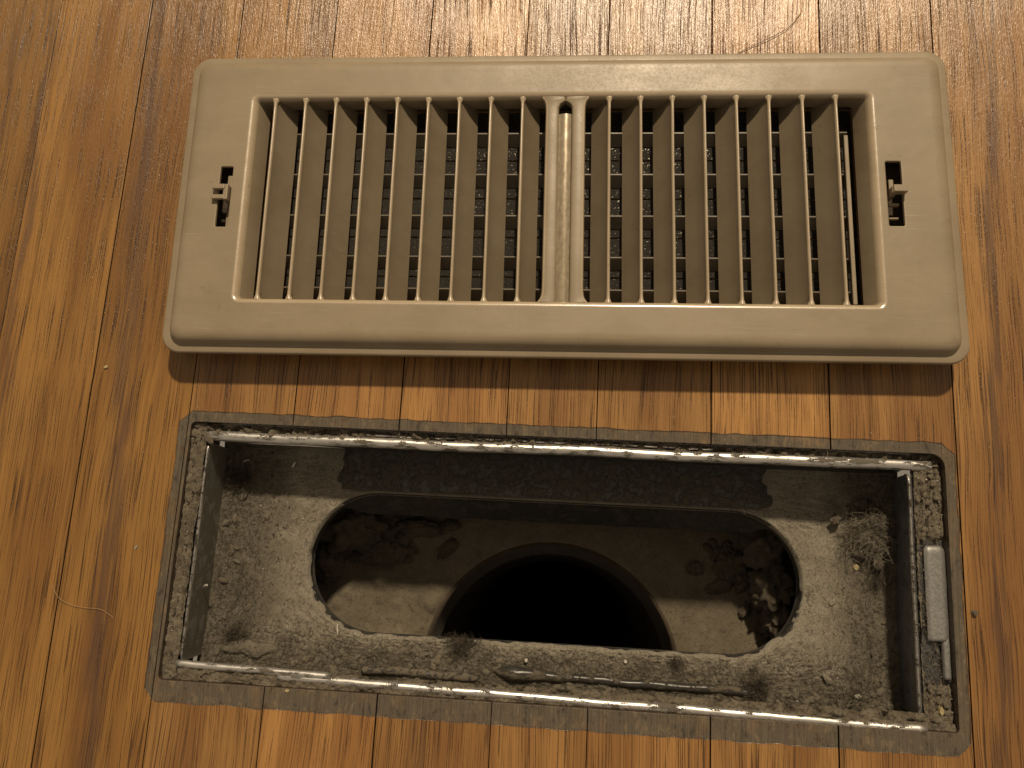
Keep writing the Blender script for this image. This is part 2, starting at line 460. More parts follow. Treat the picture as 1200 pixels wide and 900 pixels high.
def end_wall(x_top, x_bot, y0, y1, t, mat):
    """thin sheet with rounded upper corners, leaning from x_top to x_bot"""
    prof = []
    n = 44
    for i in range(n + 1):
        y = lerp(y0, y1, (1 - math.cos(math.pi * i / n)) / 2)
        d = min(y - y0, y1 - y)
        ztop = -2.7 - (3.0 - math.sqrt(max(0, 9 - (3 - d) ** 2)) if d < 3 else 0) + .25 * noise.noise(Vector((y * .08, x_top, 0)))
        prof.append((y, ztop))
    V = []; F = []
    rows = [(0, 0), (.25, -.25), (.25, -1.2), (.5, -3), (1, -12), (1, -24.4)]
    for side in (0, 1):
        for y, zt in prof:
            for q, (_, dz) in enumerate(rows):
                z = zt + dz if q < 4 else lerp(zt, -27.2, -dz / 24.4)
                k = (zt - z) / 24.4
                xx = lerp(x_top, x_bot, k) + (side - .5) * t * (.5 if q == 0 else 1) + .5 * fbm(y * .04, z * .05, x_top, 2)
                V.append((xx, y, z))
    m = len(rows); cnt = len(prof) * m
    for s in (0, 1):
        for i in range(len(prof) - 1):
            for q in range(m - 1):
                a = s * cnt + i * m + q
                F.append((a, a + m, a + m + 1, a + 1) if s == 0 else (a, a + 1, a + m + 1, a + m))
    for i in range(len(prof) - 1):
        F.append((i * m, cnt + i * m, cnt + (i + 1) * m, (i + 1) * m))
    for i in (0, len(prof) - 1):
        for q in range(m - 1):
            F.append((i * m + q, i * m + q + 1, cnt + i * m + q + 1, cnt + i * m + q))
        tube('edge_bead', [(x_top, y, zt + BZ - .25) for y, zt in prof], .5, M_GALV_CLEAN, boot, 8, .12, x_top)
    o = bmesh_obj('end_wall', V, F, mat, True)
    o.data.materials.append(M_GALV_CLEAN)
    for p in o.data.polygons:
        if p.center.z > (-4.1 + BZ) * S: p.material_index = 1
    return o
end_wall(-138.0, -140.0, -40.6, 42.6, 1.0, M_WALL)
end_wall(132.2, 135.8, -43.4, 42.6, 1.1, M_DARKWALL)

# ledge with the long round-ended opening
def obround(xc, yc, hl, r, n=28, m=60):
    """outline ccw, hl half length of straight part"""
    pts = []
    for k in range(m): pts.append((xc + lerp(-hl, hl, k / m), yc - r))
    for k in range(n): a = math.radians(-90 + 180 * k / n); pts.append((xc + hl + r * math.cos(a), yc + r * math.sin(a)))
    for k in range(m): pts.append((xc + lerp(hl, -hl, k / m), yc + r))
    for k in range(n): a = math.radians(90 + 180 * k / n); pts.append((xc - hl + r * math.cos(a), yc + r * math.sin(a)))
    return pts
OB = (-.4, -1.4, 71.5, 29.0)
def rect_hit(px, py, cx, x0, y0, x1, y1):
    """push a point of the obround outwards to the enclosing rectangle"""
    dx, dy = px - cx, py - (-1.4)
    ax = max(-71.5, min(71.5, dx))          # nearest point on the axis
    ux, uy = dx - ax, dy
    L = math.hypot(ux, uy) or 1
    ux /= L; uy /= L
    t = 1e9
    if ux > 1e-6: t = min(t, (x1 - px) / ux)
    if ux < -1e-6: t = min(t, (x0 - px) / ux)
    if uy > 1e-6: t = min(t, (y1 - py) / uy)
    if uy < -1e-6: t = min(t, (y0 - py) / uy)
    return px + ux * t, py + uy * t
RX0, RY0, RX1, RY1 = -140.6, -46.6, 136.6, 45.2
def ledge_mesh(name, zf, ns, mat, nn=28, mm=60, smooth=True, kindparent=boot, inner_off=0.0, rim=True):
    out = obround(OB[0], OB[1], OB[2], OB[3] + inner_off, nn, mm)
    # include the rectangle's corners exactly by snapping nearest rays
    outer = [rect_hit(px, py, OB[0], RX0, RY0, RX1, RY1) for px, py in out]
    for cx, cy in ((RX0, RY0), (RX1, RY0), (RX1, RY1), (RX0, RY1)):
        k = min(range(len(outer)), key=lambda q: (outer[q][0] - cx) ** 2 + (outer[q][1] - cy) ** 2)
        outer[k] = (cx, cy)
    V = []; F = []
    n = len(out)
    for j in range(ns + 1):
        t = (j / ns) ** 1.15
        for (a, b), (c, d) in zip(out, outer):
            xx, yy = lerp(a, c, t), lerp(b, d, t)
            V.append((xx, yy, zf(xx, yy, t * math.hypot(c - a, d - b))))
    for j in range(ns):
        for k in range(n):
            q = (k + 1) % n
            F.append((j * n + k, (j + 1) * n + k, (j + 1) * n + q, j * n + q))
    return V, F
V, F = ledge_mesh('ledge', lambda x, y, d: -27.0, 3, None)
bmesh_obj('ledge_plate', V, F, M_GALV, False)
V = []; F = []
for j in range(9):
    for i in range(91):
        xx, yy = lerp(-91.5, 88.5, i / 90), lerp(28.1, 45.2, j / 8)
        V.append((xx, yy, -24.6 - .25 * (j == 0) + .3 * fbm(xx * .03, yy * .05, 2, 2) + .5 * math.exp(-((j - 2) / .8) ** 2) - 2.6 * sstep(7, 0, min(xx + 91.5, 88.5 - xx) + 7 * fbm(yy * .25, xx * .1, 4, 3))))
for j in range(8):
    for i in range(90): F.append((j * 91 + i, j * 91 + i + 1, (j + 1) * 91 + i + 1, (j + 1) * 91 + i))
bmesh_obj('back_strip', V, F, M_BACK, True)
# down-turned lip round the opening
lipo = obround(*OB)
V = []; F = []
prof = [(0, -27.0, 0), (-.5, -27.2, 0), (-.8, -27.8, 0), (-.9, -30, .3), (-.9, -34, 2), (-.9, -44, 8)]
for off, z, sh in prof:
    for (a, b) in obround(OB[0], OB[1], OB[2], OB[3] + off):
        w_ = sstep(20, 27.3, b)
        V.append((a, b - sh * w_, max(z, -34.0) if w_ < .01 else lerp(max(z, -34.0), z, w_)))
n = len(lipo)
for j in range(len(prof) - 1):
    for k in range(n): F.append((j * n + k, j * n + (k + 1) % n, (j + 1) * n + (k + 1) % n, (j + 1) * n + k))
bmesh_obj('opening_lip', V, F, M_SHADEGRIME, True)

# lower box with the round outlet
LX0, LY0, LX1, LY1, LZ = -116, -104, 112, 44.5, -70
PC = (.6, -47.4, 58.0)
def circle(cx, cy, r, z, n=96): return [(cx + r * math.cos(2 * math.pi * k / n), cy + r * math.sin(2 * math.pi * k / n), z) for k in range(n)]
def strip(rings):
    V = [p for r in rings for p in r]; n = len(rings[0]); F = []
    for j in range(len(rings) - 1):
        for k in range(n): F.append((j * n + k, j * n + (k + 1) % n, (j + 1) * n + (k + 1) % n, (j + 1) * n + k))
    return V, F
# box walls: far, left, right, near (separate little sheets in one body)
def box_ring(z, g=0): return [(LX0 - g, LY0 - g, z), (LX1 + g, LY0 - g, z), (LX1 + g, LY1 + g, z), (LX0 - g, LY1 + g, z)]
V, F = strip([box_ring(-27.1), box_ring(LZ)])
bmesh_obj('lower_box', V, F, M_PIPE, False)
# sheet that closes the box's top beyond the ledge, towards the room side
bmesh_obj('box_cover', [(-150, -110, -27.6), (146, -110, -27.6), (146, -46.0, -27.6), (-150, -46.0, -27.6)], [(0, 1, 2, 3)], M_PIPE)
# collar and pipe
V, F = strip([circle(PC[0], PC[1], PC[2] + .2, LZ - .2), circle(PC[0], PC[1], PC[2] - .9, LZ + .9), circle(PC[0], PC[1], PC[2] - 1.6, LZ + .5),
              circle(PC[0], PC[1], PC[2] - 2.2, LZ - 2), circle(PC[0], PC[1] - 1.0, PC[2] - 4.6, LZ - 14)])
bmesh_obj('pipe_collar', V, F, M_COLLAR, True)
V, F = strip([circle(PC[0], PC[1] - 1.0, PC[2] - 4.4, LZ - 13.6), circle(PC[0], PC[1] - 4, PC[2] - 6, LZ - 60), circle(PC[0], PC[1] - 4, PC[2] - 8, LZ - 420), circle(PC[0], PC[1] - 4, .5, LZ - 421)])
F.append(tuple(range(3 * 96, 4 * 96)))
bmesh_obj('round_pipe', V, F, M_PIPE, True)

# little silver damper tab in the right-hand channel
def arch(x0, x1, y0, y1, ztop, h, ny, taper=0.0):
    V = []; F = []; nu = 12
    for j in range(ny + 1):
        y = lerp(y0, y1, j / ny)
        e = sstep(0, 1.6, y1 - y)                        # rounded far end
        w = (x1 - x0) * .5 * (.72 + .28 * e); cx = (x0 + x1) / 2
        for k in range(nu + 1):
            u = k / nu
            prof_ = (1 - abs(2 * u - 1) ** 5)
            z = ztop - h + h * prof_ * (.45 + .55 * e) + .10 * fbm(y * .12, u * 2, x0, 3)
            V.append((cx + (2 * u - 1) * w + .12 * noise.noise(Vector((y * .15, 5, 0))), y, z))
    for j in range(ny):
        for k in range(nu): F.append((j * (nu + 1) + k, j * (nu + 1) + k + 1, (j + 1) * (nu + 1) + k + 1, (j + 1) * (nu + 1) + k))
    F.append(tuple(range(nu, -1, -1))); F.append(tuple(ny * (nu + 1) + k for k in range(nu + 1)))
    return V, F
V, F = arch(136.5, 144.0, -16.8, 16.8, -2.4, 1.1, 30)
V2, F2 = arch(141.2, 144.0, -29.8, -15.0, -2.4, 1.3, 14)
F += [tuple(q + len(V) for q in f) for f in F2]; V += V2
bmesh_obj('metal_tab', V, F, M_TAB, True)

# sealant beads along the near wall
def bead(a, b, r0, mat, seed, blob=False):
    n = 46; P = []; R = []
    for i in range(n + 1):
        t = i / n
        x = lerp(a[0], b[0], t)
        P.append((x, lerp(a[1], b[1], t) + .8 * noise.noise(Vector((x * .05, seed, 0))), lerp(a[2], b[2], t) + .3 * noise.noise(Vector((x * .09, seed, 4))) + BZ))
        e = min(1, math.sqrt(max(0, 1 - (1 - min(1, t / .05)) ** 2))) * min(1, math.sqrt(max(0, 1 - (1 - min(1, (1 - t) / .05)) ** 2)))
        rr = r0 * (1 + .22 * noise.noise(Vector((x * .11, seed, 9))))
        if blob: rr *= 1 + .7 * math.exp(-((t - .10) / .09) ** 2)
        R.append(max(.15, rr * e))
    return tube('sealant_bead', P, R, mat, boot, 12, .25, seed)
bead((-21, -40.4, -24.1), (84, -42.0, -24.1), 1.55, M_BEAD, 3.3, True)
bead((-74, -42.4, -24.0), (-27, -43.0, -24.2), 1.7, M_BEADD, 7.7)

# ------------------------------------------------------------------ dust and dirt
def dust_h(x, y, d):
    """height of the settled dust over the ledge, mm"""
    base = .55 + .35 * fbm(x * .05, y * .05, 1)
    corner = 0.0
    corner += 2.6 * sstep(16, 0, y + 46) * (.55 + .9 * (fbm(x * .035, 3, 0, 3) + .3))              # bank along the near wall
    corner += 2.2 * sstep(24, 0, math.hypot(x + 128, (y + 38) * 1.1))                              # left near corner
    corner += 2.0 * sstep(10, 0, x + 139) * .8
    corner += 1.8 * sstep(9, 0, 135 - x)
    corner += 1.9 * sstep(18, 0, math.hypot(x - 124, y - 26))
    corner += 1.6 * sstep(8, 0, 45 - y)
    rough = .55 * abs(fbm(x * .38, y * .38, 7, 4)) + .50 * abs(fbm(x * .9, y * .9, 2, 3))
    k = .35 + .65 * sstep(-.12, .22, fbm(x * .028, y * .028, 5, 2) + .25 * sstep(-85, -130, x) * (1 if x < 0 else 0) + .25 * sstep(95, 125, x) + .35 * sstep(-22, -38, y))
    edge = sstep(0, 1.4, d)
    thin = 1 - .8 * sstep(94, 88, abs(x + 1.5)) * sstep(26, 29, y)
    return .12 + (base * .6 + corner * .8 + rough * k * 3.6) * edge * thin
V, F = ledge_mesh('dust', lambda x, y, d: -27.0 + dust_h(x, y, d), 64, None, 70, 260, inner_off=-1.1)
ring_n = len(V) // 65
for i_, v in enumerate(V):
    j_ = i_ // ring_n
    if j_ < 4:                                         # crumbling edge that spills over the lip
        rag = fbm(v[0] * .13, v[1] * .13, 4, 5) * 1.3
        side = sstep(10, -10, v[1])
        q_ = (3 - j_) / 3
        ax_ = max(-71.5, min(71.5, v[0] - OB[0])) + OB[0]
        ux_, uy_ = v[0] - ax_, v[1] - OB[1]
        L_ = math.hypot(ux_, uy_)
        push = q_ * rag * (1.1 if abs(v[0]) < 70 else 2.4) * side
        z_ = v[2] - q_ * q_ * 1.4
        if v[1] > 22 and abs(v[0]) < 90: z_ = -28.5
        V[i_] = (v[0] + ux_ / L_ * push, v[1] + uy_ / L_ * push, z_)
o = mesh('ledge_dust', V, F, M_DUST, None, True)
tag(o, 'thick layer of pale grey dust settled over the metal ledge inside the duct', 'dust', kind='stuff')

# dust on the floor of the lower box (polar grid round the pipe hole, clipped to the box)
V = []; F = []; na, nr = 420, 46
for j in range(nr + 1):
    for k in range(na):
        a = 2 * math.pi * k / na
        ca, sa = math.cos(a), math.sin(a)
        t = 1e9
        if ca > 1e-6: t = min(t, (LX1 - .3 - PC[0]) / ca)
        if ca < -1e-6: t = min(t, (LX0 + .3 - PC[0]) / ca)
        if sa > 1e-6: t = min(t, (LY1 - .3 - PC[1]) / sa)
        if sa < -1e-6: t = min(t, (LY0 + .3 - PC[1]) / sa)
        rr = lerp(PC[2], t, (j / nr))
        xx, yy = PC[0] + rr * ca, PC[1] + rr * sa
        d = rr - PC[2]
        hh = (.3 + 1.2 * abs(fbm(xx * .2, yy * .2, 3)) + 2.5 * sstep(12, 0, LY1 - yy) + 3.2 * sstep(0, .35, fbm(xx * .05, yy * .06, 9, 3)) * sstep(-30, -80, xx)) * sstep(0, 2, d)
        V.append((xx, yy, LZ + hh))
for j in range(nr):
    for k in range(na):
        q = (k + 1) % na
        F.append((j * na + k, (j + 1) * na + k, (j + 1) * na + q, j * na + q))
o = mesh('lower_dust', V, F, M_DUSTLOW, None, True)
tag(o, 'brown dust coating the bottom of the duct around the dark round pipe', 'dust', kind='stuff')

# lumps of dark debris clinging inside the lower box
def lump_mass(name, blobs, mat, seed, label, cat='debris'):
    bm = bmesh.new()
    for (cx, cy, cz, r, sx, sy, sz) in blobs:
        rr = bmesh.ops.create_icosphere(bm, subdivisions=4, radius=1.0)
        for v in rr['verts']:
            p = v.co.copy()
            k = r * (1 + .9 * fbm(p.x * 2.2 + cx, p.y * 2.2 + cy, p.z * 2.2 + seed, 5) + .22 * noise.noise(p * 7 + Vector((cx, cy, seed))) + .12 * noise.noise(p * 17 + Vector((cy, cx, seed))))
            v.co = Vector(((cx + p.x * k * sx) * S, (cy + p.y * k * sy) * S, (cz + p.z * k * sz) * S))
    me = bpy.data.meshes.new(name); bm.to_mesh(me); bm.free()
    o = link_obj(name, me, mat, None, True)
    return tag(o, label, cat)
random.seed(4)
lump_mass('debris_clump', [(-94, 12, -60, 10, 1.4, 1, .8), (-78, 2, -65, 7, 1.7, .8, .7), (-104, -4, -66, 8, 1, 1, .7), (-62, 14, -66, 5, 2.0, .7, .7)], M_DUSTDARK, 1.0,
          'dark crumbly debris clump in the left end of the duct below the opening')
lump_mass('debris_clump', [(-66, 30, -56, 9, 2.2, .8, .8), (-60, 36, -52, 8, 2.6, .8, .9), (-34, 38, -60, 6, 2.8, .8, .8), (-5, 39, -62, 5, 3.2, .7, .8)], M_DUSTDARK, 2.0,
          'long ragged ridge of dirt stuck along the back wall deep in the duct')
lump_mass('debris_clump', [(92, 14, -58, 9, 1, 1.1, 1), (96, -4, -60, 9, .9, 1.2, 1.1), (86, 27, -55, 8, 1.3, .9, .9), (99, -18, -62, 8, .8, 1, 1), (80, 4, -66, 6, 1.1, 1, .6)], M_DUSTDARK, 3.0,
          'black fluffy debris hanging in the right end of the duct below the opening')

# crusts of dirt lying on the flange, in front of and behind the rolled edges
def crust(x0, x1, y0, y1, zf, step, name, label, mat=M_CRUST):
    nx = max(4, int((x1 - x0) / step)); ny = max(4, int((y1 - y0) / step))
    V = []; F = []
    for j in range(ny + 1):
        for i in range(nx + 1):
            xx, yy = lerp(x0, x1, i / nx), lerp(y0, y1, j / ny)
            V.append((xx, yy, zf(xx, yy)))
    for j in range(ny):
        for i in range(nx):
            a = j * (nx + 1) + i
            F.append((a, a + 1, a + nx + 2, a + nx + 1))
    return V, F
parts = []
def zc(level, amp, seed, sc=.35, groove=0):
    def f(x, y):
        if groove:
            t = level + amp * (fbm(x * .9, y * .07, seed, 4) * 1.5 + .9 * fbm(x * .5, y * .35, seed, 4) + .5 * abs(fbm(x * 1.6, y * 1.3, seed + 9, 2)))
            if groove > 1: t -= 2.4 * sstep(-34, -30, y) * sstep(21, 16.5, y) * sstep(134.6, 136.0, x + .8 * noise.noise(Vector((1, y * .3, 2))))
            return t
        return level + amp * (fbm(x * sc, y * sc, seed, 4) * 1.6 + .8 * abs(fbm(x * sc * 2.7, y * sc * 2.7, seed + 9, 3))) 
    return f
allV = []; allF = []
for (a, b, c, d, f) in (
        (-143.9, 143.5, 45.9, 50.2, zc(-3.7, 3.2, 2, .28)),
        (-144.5, -138.8, -46.9, 50.0, zc(-2.6, 2.3, 5, .30, 1)),
        (134.0, 143.7, -46.6, 50.0, zc(-3.9, 2.3, 8, .30, 2)),
        (-143.9, 143.9, -46.9, -44.6, zc(-2.6, 1.5, 12)),
        (-143.9, -90.0, -46.6, -42.0, zc(-2.9, 1.2, 15)),
        (-143.9, 143.9, -45.0, -41.6, zc(-4.1, 3.0, 17, .22))):
    V, F = crust(a, b, c, d, f, .45, 'x', '')
    k = len(allV); allV += V; allF += [tuple(q + k for q in t) for t in F]
o = mesh('caked_dirt', allV, allF, M_CRUST, None, True)
tag(o, 'caked brown dirt packed in the channel round the duct rim', 'dirt', kind='stuff')

# crumbs: small angular grains on the flange and the ledge
def crumbs(name, pts, mat, label, smin, smax, cat):
    V = []; F = []
    for (x, y, z) in pts:
        s = random.uniform(smin, smax) * (1.0 if random.random() > .1 else 1.8)
        R = Matrix.Rotation(random.uniform(0, 6.28), 3, Vector((random.random(), random.random(), random.random() + .01)).normalized())
        k = len(V)
        for q in ((1, 0, 0), (-1, 0, 0), (0, 1, 0), (0, -1, 0), (0, 0, .7), (0, 0, -.7)):
            v = R @ Vector([c * s * random.uniform(.7, 1.3) for c in q])
            V.append((x + v.x, y + v.y, z + v.z))
        for t in ((0, 2, 4), (2, 1, 4), (1, 3, 4), (3, 0, 4), (2, 0, 5), (1, 2, 5), (3, 1, 5), (0, 3, 5)):
            F.append(tuple(k + c for c in t))
    o = mesh(name, V, F, mat)
    return tag(o, label, cat, kind='stuff')

def on_ledge(x, y):
    if not (RX0 + 1 < x < RX1 - 1 and RY0 + .5 < y < RY1 - .5): return False
    ax = max(-71.5, min(71.5, x - OB[0]))
    return math.hypot(x - OB[0] - ax, y - OB[1]) > OB[3] + .3
def ledge_dist(x, y):
    ax = max(-71.5, min(71.5, x - OB[0]))
    return math.hypot(x - OB[0] - ax, y - OB[1]) - OB[3]
def ledge_z(x, y): return -27 + dust_h(x, y, ledge_dist(x, y))

random.seed(21)
P = []
for _ in range(1500):
    s = random.random()
    if s < .30: x, y, z = random.uniform(-143, 143), random.uniform(46.5, 50), -4.2
    elif s < .50: x, y, z = random.uniform(-144, -139), random.uniform(-46, 50), -3.4
    elif s < .78: x, y, z = random.uniform(134, 143.6), random.uniform(-46, 50), -4.0
    else: x, y, z = random.uniform(-143, 140), random.uniform(-46.6, -43), -4.4
    P.append((x, y, z + random.uniform(-.4, .6)))
crumbs('grit', P, M_CRUST, 'coarse brown grit scattered along the duct rim', .18, .5, 'grit')
P = []
while len(P) < 900:
    x, y = random.uniform(-139, 135), random.uniform(-46, 44)
    if on_ledge(x, y) and (y < -34 or x < -112 or x > 112 or random.random() < .15):
        P.append((x, y, ledge_z(x, y) + .1))
crumbs('grit', P, M_FIBD, 'fine dark grit sprinkled over the dust on the duct ledge', .15, .42, 'grit')
P = []
for _ in range(260):
    s = random.random()
    if s < .6:
        x, y = random.uniform(-139, 135), random.uniform(-46, 44)
        if not on_ledge(x, y): continue
        P.append((x, y, ledge_z(x, y) + .15))
    elif s < .85: P.append((random.uniform(134, 143.6), random.choice((random.uniform(-46, 50), random.uniform(15, 48))), -3.2))
    else: P.append((random.uniform(-144, -139), random.uniform(-46, 50), -2.9))
M_PALE = plain('pale_grit', (.62, .56, .45), .5, .5)
crumbs('pale_grit', P, M_PALE, 'tiny pale specks caught in the dust of the duct', .12, .34, 'grit')

# clods of felted dust
def clods(name, pts, mat, label):
    V = []; F = []
    base = bmesh.new()
    bmesh.ops.create_icosphere(base, subdivisions=3, radius=1.0)
    bv = [v.co.copy() for v in base.verts]; bf = [tuple(v.index for v in f.verts) for f in base.faces]
    base.free()
    for (x, y, z, r, fl) in pts:
        k = len(V); a = random.uniform(0, 6.28); el = random.uniform(1, 2.2); ca, sa = math.cos(a), math.sin(a)
        for p in bv:
            q = r * (1 + .9 * fbm(p.x * 1.7 + x, p.y * 1.7 + y, p.z * 1.7 + r, 4) + .28 * noise.noise(p * 6 + Vector((x, y, 0))))
            u, v = p.x * q * el, p.y * q
            V.append((x + u * ca - v * sa, y + u * sa + v * ca, z + p.z * q * fl))
        F += [tuple(k + c for c in t) for t in bf]
    return tag(mesh(name, V, F, mat, None, True), label, 'dust', kind='stuff')
random.seed(33)
P = []
while len(P) < 330:
    x, y = random.uniform(-138, 134), random.uniform(-45.5, 43)
    if not on_ledge(x, y): continue
    w = .03 + .8 * sstep(-33, -43, y) + .35 * sstep(-122, -136, x) + .35 * sstep(122, 133, x) + .5 * sstep(16, 4, math.hypot(x + 126, y + 33))
    if random.random() < w: P.append((x, y, ledge_z(x, y), random.uniform(.35, 1.35), .55))
P2 = P[::3]; P = [p for i_, p in enumerate(P) if i_ % 3]
clods('dust_clods', P2, M_CRUST, 'darker brown dust clods scattered along the near side of the duct ledge')
clods('dust_clods', P, M_DUST, 'small grey felted dust clods banked along the edges of the duct ledge')
P = []
for _ in range(120):
    s_ = random.random()
    if s_ < .34: P.append((random.uniform(-142, 142), random.uniform(46.8, 49.6), -3.4, random.uniform(.3, 1.0), .6))
    elif s_ < .52: P.append((random.uniform(-143.4, -140), random.uniform(-45, 49), -2.6, random.uniform(.3, 1.0), .5))
    elif s_ < .72: P.append((random.uniform(135, 142.6), random.choice((random.uniform(-45, -31), random.uniform(18, 49))), -3.2, random.uniform(.3, 1.1), .5))
    elif s_ < .84: P.append((random.gauss(-141, 2), random.gauss(45.5, 2.2), -2.4, random.uniform(.6, 1.7), .6))
    else: P.append((random.uniform(-142, 140), random.uniform(-46.3, -44.8), -2.9, random.uniform(.25, .8), .5))
clods('dirt_clods', P, M_CRUST, 'brown dirt clods stuck on the duct rim and in its corners')
P = [(random.gauss(126, 4), random.gauss(23, 6), -25.5 + random.uniform(0, 3), random.uniform(.5, 1.6), .8) for _ in range(38)]
clods('dust_clods', P, M_DUSTDARK, 'dark fluffy clods heaped in the far right corner of the duct ledge')

P = []
random.seed(71)
while len(P) < 110:
    if random.random() < .6: x, y = random.gauss(-76, 17), random.gauss(22, 11)
    else: x, y = random.gauss(88, 12), random.gauss(12, 16)
    if not (-110 < x < 106 and -30 < y < 41) or math.hypot(x - PC[0], y - PC[1]) < PC[2] + 3: continue
    P.append((x, y, LZ + 1.5, random.uniform(.8, 3.2), .7))
clods('deep_clods', P, M_DUSTDARK, 'lumpy brown dirt clods heaped at both ends of the duct bottom')

# lint: thousands of short bent fibres
def fibres(name, seeds, mat, label, rad=.055, lmin=1.2, lmax=4.2, lift=.9, steep=.35):
    V = []; F = []
    for (x, y, z, dens) in seeds:
        L = random.uniform(lmin, lmax) * dens
        a = random.uniform(0, 2 * math.pi); turn = random.uniform(-1.3, 1.3)
        up = random.uniform(-.1, steep)
        seg = 4; p = [x, y, z]; k = len(V)
        for i in range(seg + 1):
            t = i / seg
            h = random.uniform(0, .12) + lift * math.sin(math.pi * min(1, t * .9)) * L * .14 + up * t * L * .5
            r = rad * (1 - .5 * t)
            nx, ny = -math.sin(a), math.cos(a)
            V.append((p[0] + nx * r, p[1] + ny * r, z + h))
            V.append((p[0] - nx * r, p[1] - ny * r, z + h))
            V.append((p[0], p[1], z + h + r * 1.6))
            p[0] += math.cos(a) * L / seg; p[1] += math.sin(a) * L / seg
            a += turn / seg + random.uniform(-.35, .35)
        for i in range(seg):
            b = k + i * 3
            F += [(b, b + 1, b + 4, b + 3), (b + 1, b + 2, b + 5, b + 4), (b + 2, b, b + 3, b + 5)]
    o = mesh(name, V, F, mat)
    return tag(o, label, 'lint', kind='stuff')
random.seed(5)
sd = []; sdd = []
while len(sd) + len(sdd) < 28000:
    x, y = random.uniform(-139, 135), random.uniform(-46, 44)
    if not on_ledge(x, y): continue
    w = .10
    w += .9 * sstep(-22, -40, y)
    w += .8 * sstep(-112, -134, x)
    w += .6 * sstep(112, 130, x)
    w += .9 * sstep(15, 2, math.hypot(x - 126, y - 20))
    w *= .5 + 1.1 * max(0, fbm(x * .09, y * .09, 4, 3) + .45)
    if 24 < y < 45 and abs(x) < 95: w *= .25
    if random.random() < w:
        (sd if random.random() < .6 else sdd).append((x, y, ledge_z(x, y) + .02, 1.0))
fibres('lint_fibres', sd, M_FIB, 'pale curled lint fibres lying in the dust on the duct ledge', .05, .8, 3.0)
fibres('lint_fibres', sdd, M_FIBD, 'dark curled lint fibres lying in the dust on the duct ledge', .055, .7, 2.6)
# fuzz hanging on the rim of the opening
sd = []
ol = obround(OB[0], OB[1], OB[2], OB[3], 120, 200)
for _ in range(520):
    a, b = random.choice(ol)
    if b > 20 and abs(a) < 80: continue
    sd.append((a + random.uniform(-.3, .3), b + random.uniform(-.3, .3), -26.7, .5))
for _ in range(260):
    sd.append((random.gauss(-35, 4), -30 + random.gauss(0, 1.0), -26.2, .8))
fibres('rim_fuzz', sd, M_FIBD, 'fine fuzz fringing the rim of the long round-ended opening', .07, 1.0, 4.5, .6, .9)
# lint in the channel and below
sd = []
for _ in range(2600):
    s = random.random()
    if s < .35: sd.append((random.uniform(-143, 142), random.uniform(46.4, 50), -3.9, .7))
    elif s < .6: sd.append((random.uniform(-143.6, -139.2), random.uniform(-46, 50), -3.2, .6))
    elif s < .85: sd.append((random.uniform(134, 143), random.uniform(-46, 50), -3.8, .7))
    else: sd.append((random.uniform(-143, 140), random.uniform(-46.3, -43.5), -4.0, .6))
fibres('channel_lint', sd, M_FIBD, 'short matted lint in the channel around the duct rim', .08)
sd = []
for _ in range(2600):
    x, y = random.uniform(-108, 105), random.uniform(-40, 35)
    if math.hypot(x - PC[0], y - PC[1]) < PC[2] + 1: continue
    sd.append((x, y, LZ + .8 + random.uniform(0, 1), .8))
fibres('deep_lint', sd, M_FIB, 'lint strands strewn over the bottom of the duct', .06, 1.2, 4)

# lint tufts one can pick out
def tuft(cx, cy, cz, R, n, mat, label, rad=.09, flat=.5):
    V = []; F = []
    for _ in range(n):
        a = random.uniform(0, 6.28); q = abs(random.gauss(0, .45)) * R
        p = Vector((cx + q * math.cos(a), cy + q * math.sin(a), cz + random.uniform(0, R * flat)))
        d = Vector((random.uniform(-1, 1), random.uniform(-1, 1), random.uniform(-.25, .6))).normalized()
        k = len(V); L = random.uniform(.3, .9) * R
        for i in range(5):
            u = d.cross(Vector((.3, .2, 1))).normalized(); w = u.cross(d)
            r = rad * (1 - .16 * i)
            for e in range(3):
                an = 2.094 * e
                V.append((p + (u * math.cos(an) + w * math.sin(an)) * r)[:])
            p = p + d * L / 4
            d = (d + Vector((random.uniform(-.7, .7), random.uniform(-.7, .7), random.uniform(-.6, .4)))).normalized()
        for i in range(4):
            for e in range(3):
                b = k + i * 3; e2 = (e + 1) % 3
                F.append((b + e, b + e2, b + 3 + e2, b + 3 + e))
    return tag(mesh('lint_tuft', V, F, mat), label, 'lint tuft')
random.seed(9)
tuft(125, 21, -25.2, 11, 1100, M_FIB, 'big fluffy grey lint tuft in the far right corner of the duct ledge', .10)
tuft(-35, -32.0, -25.6, 5.2, 240, M_FIBD, 'small dark lint tuft on the near rim of the opening, above the left pipe edge')
tuft(-127, -33, -25.6, 8, 260, M_FIBD, 'dark matted lint tuft in the near left corner of the duct ledge')
tuft(80, -40, -24.5, 6.5, 360, M_FIBD, 'dark lint tuft at the right end of the black sealant bead')
tuft(-132, 30, -25.5, 7.5, 300, M_FIBD, 'dark lint tuft in the far left corner of the duct ledge')
tuft(118, -41, -25.2, 6, 260, M_FIB, 'loose grey lint tuft beside the cream chip in the near right corner')
tuft(128, 2, -25.8, 5, 200, M_FIBD, 'thin dark lint tuft against the right end wall, halfway along it')
tuft(50, -33, -25.6, 3.5, 120, M_FIBD, 'small dark lint tuft on the near rim of the opening, right of the pipe')
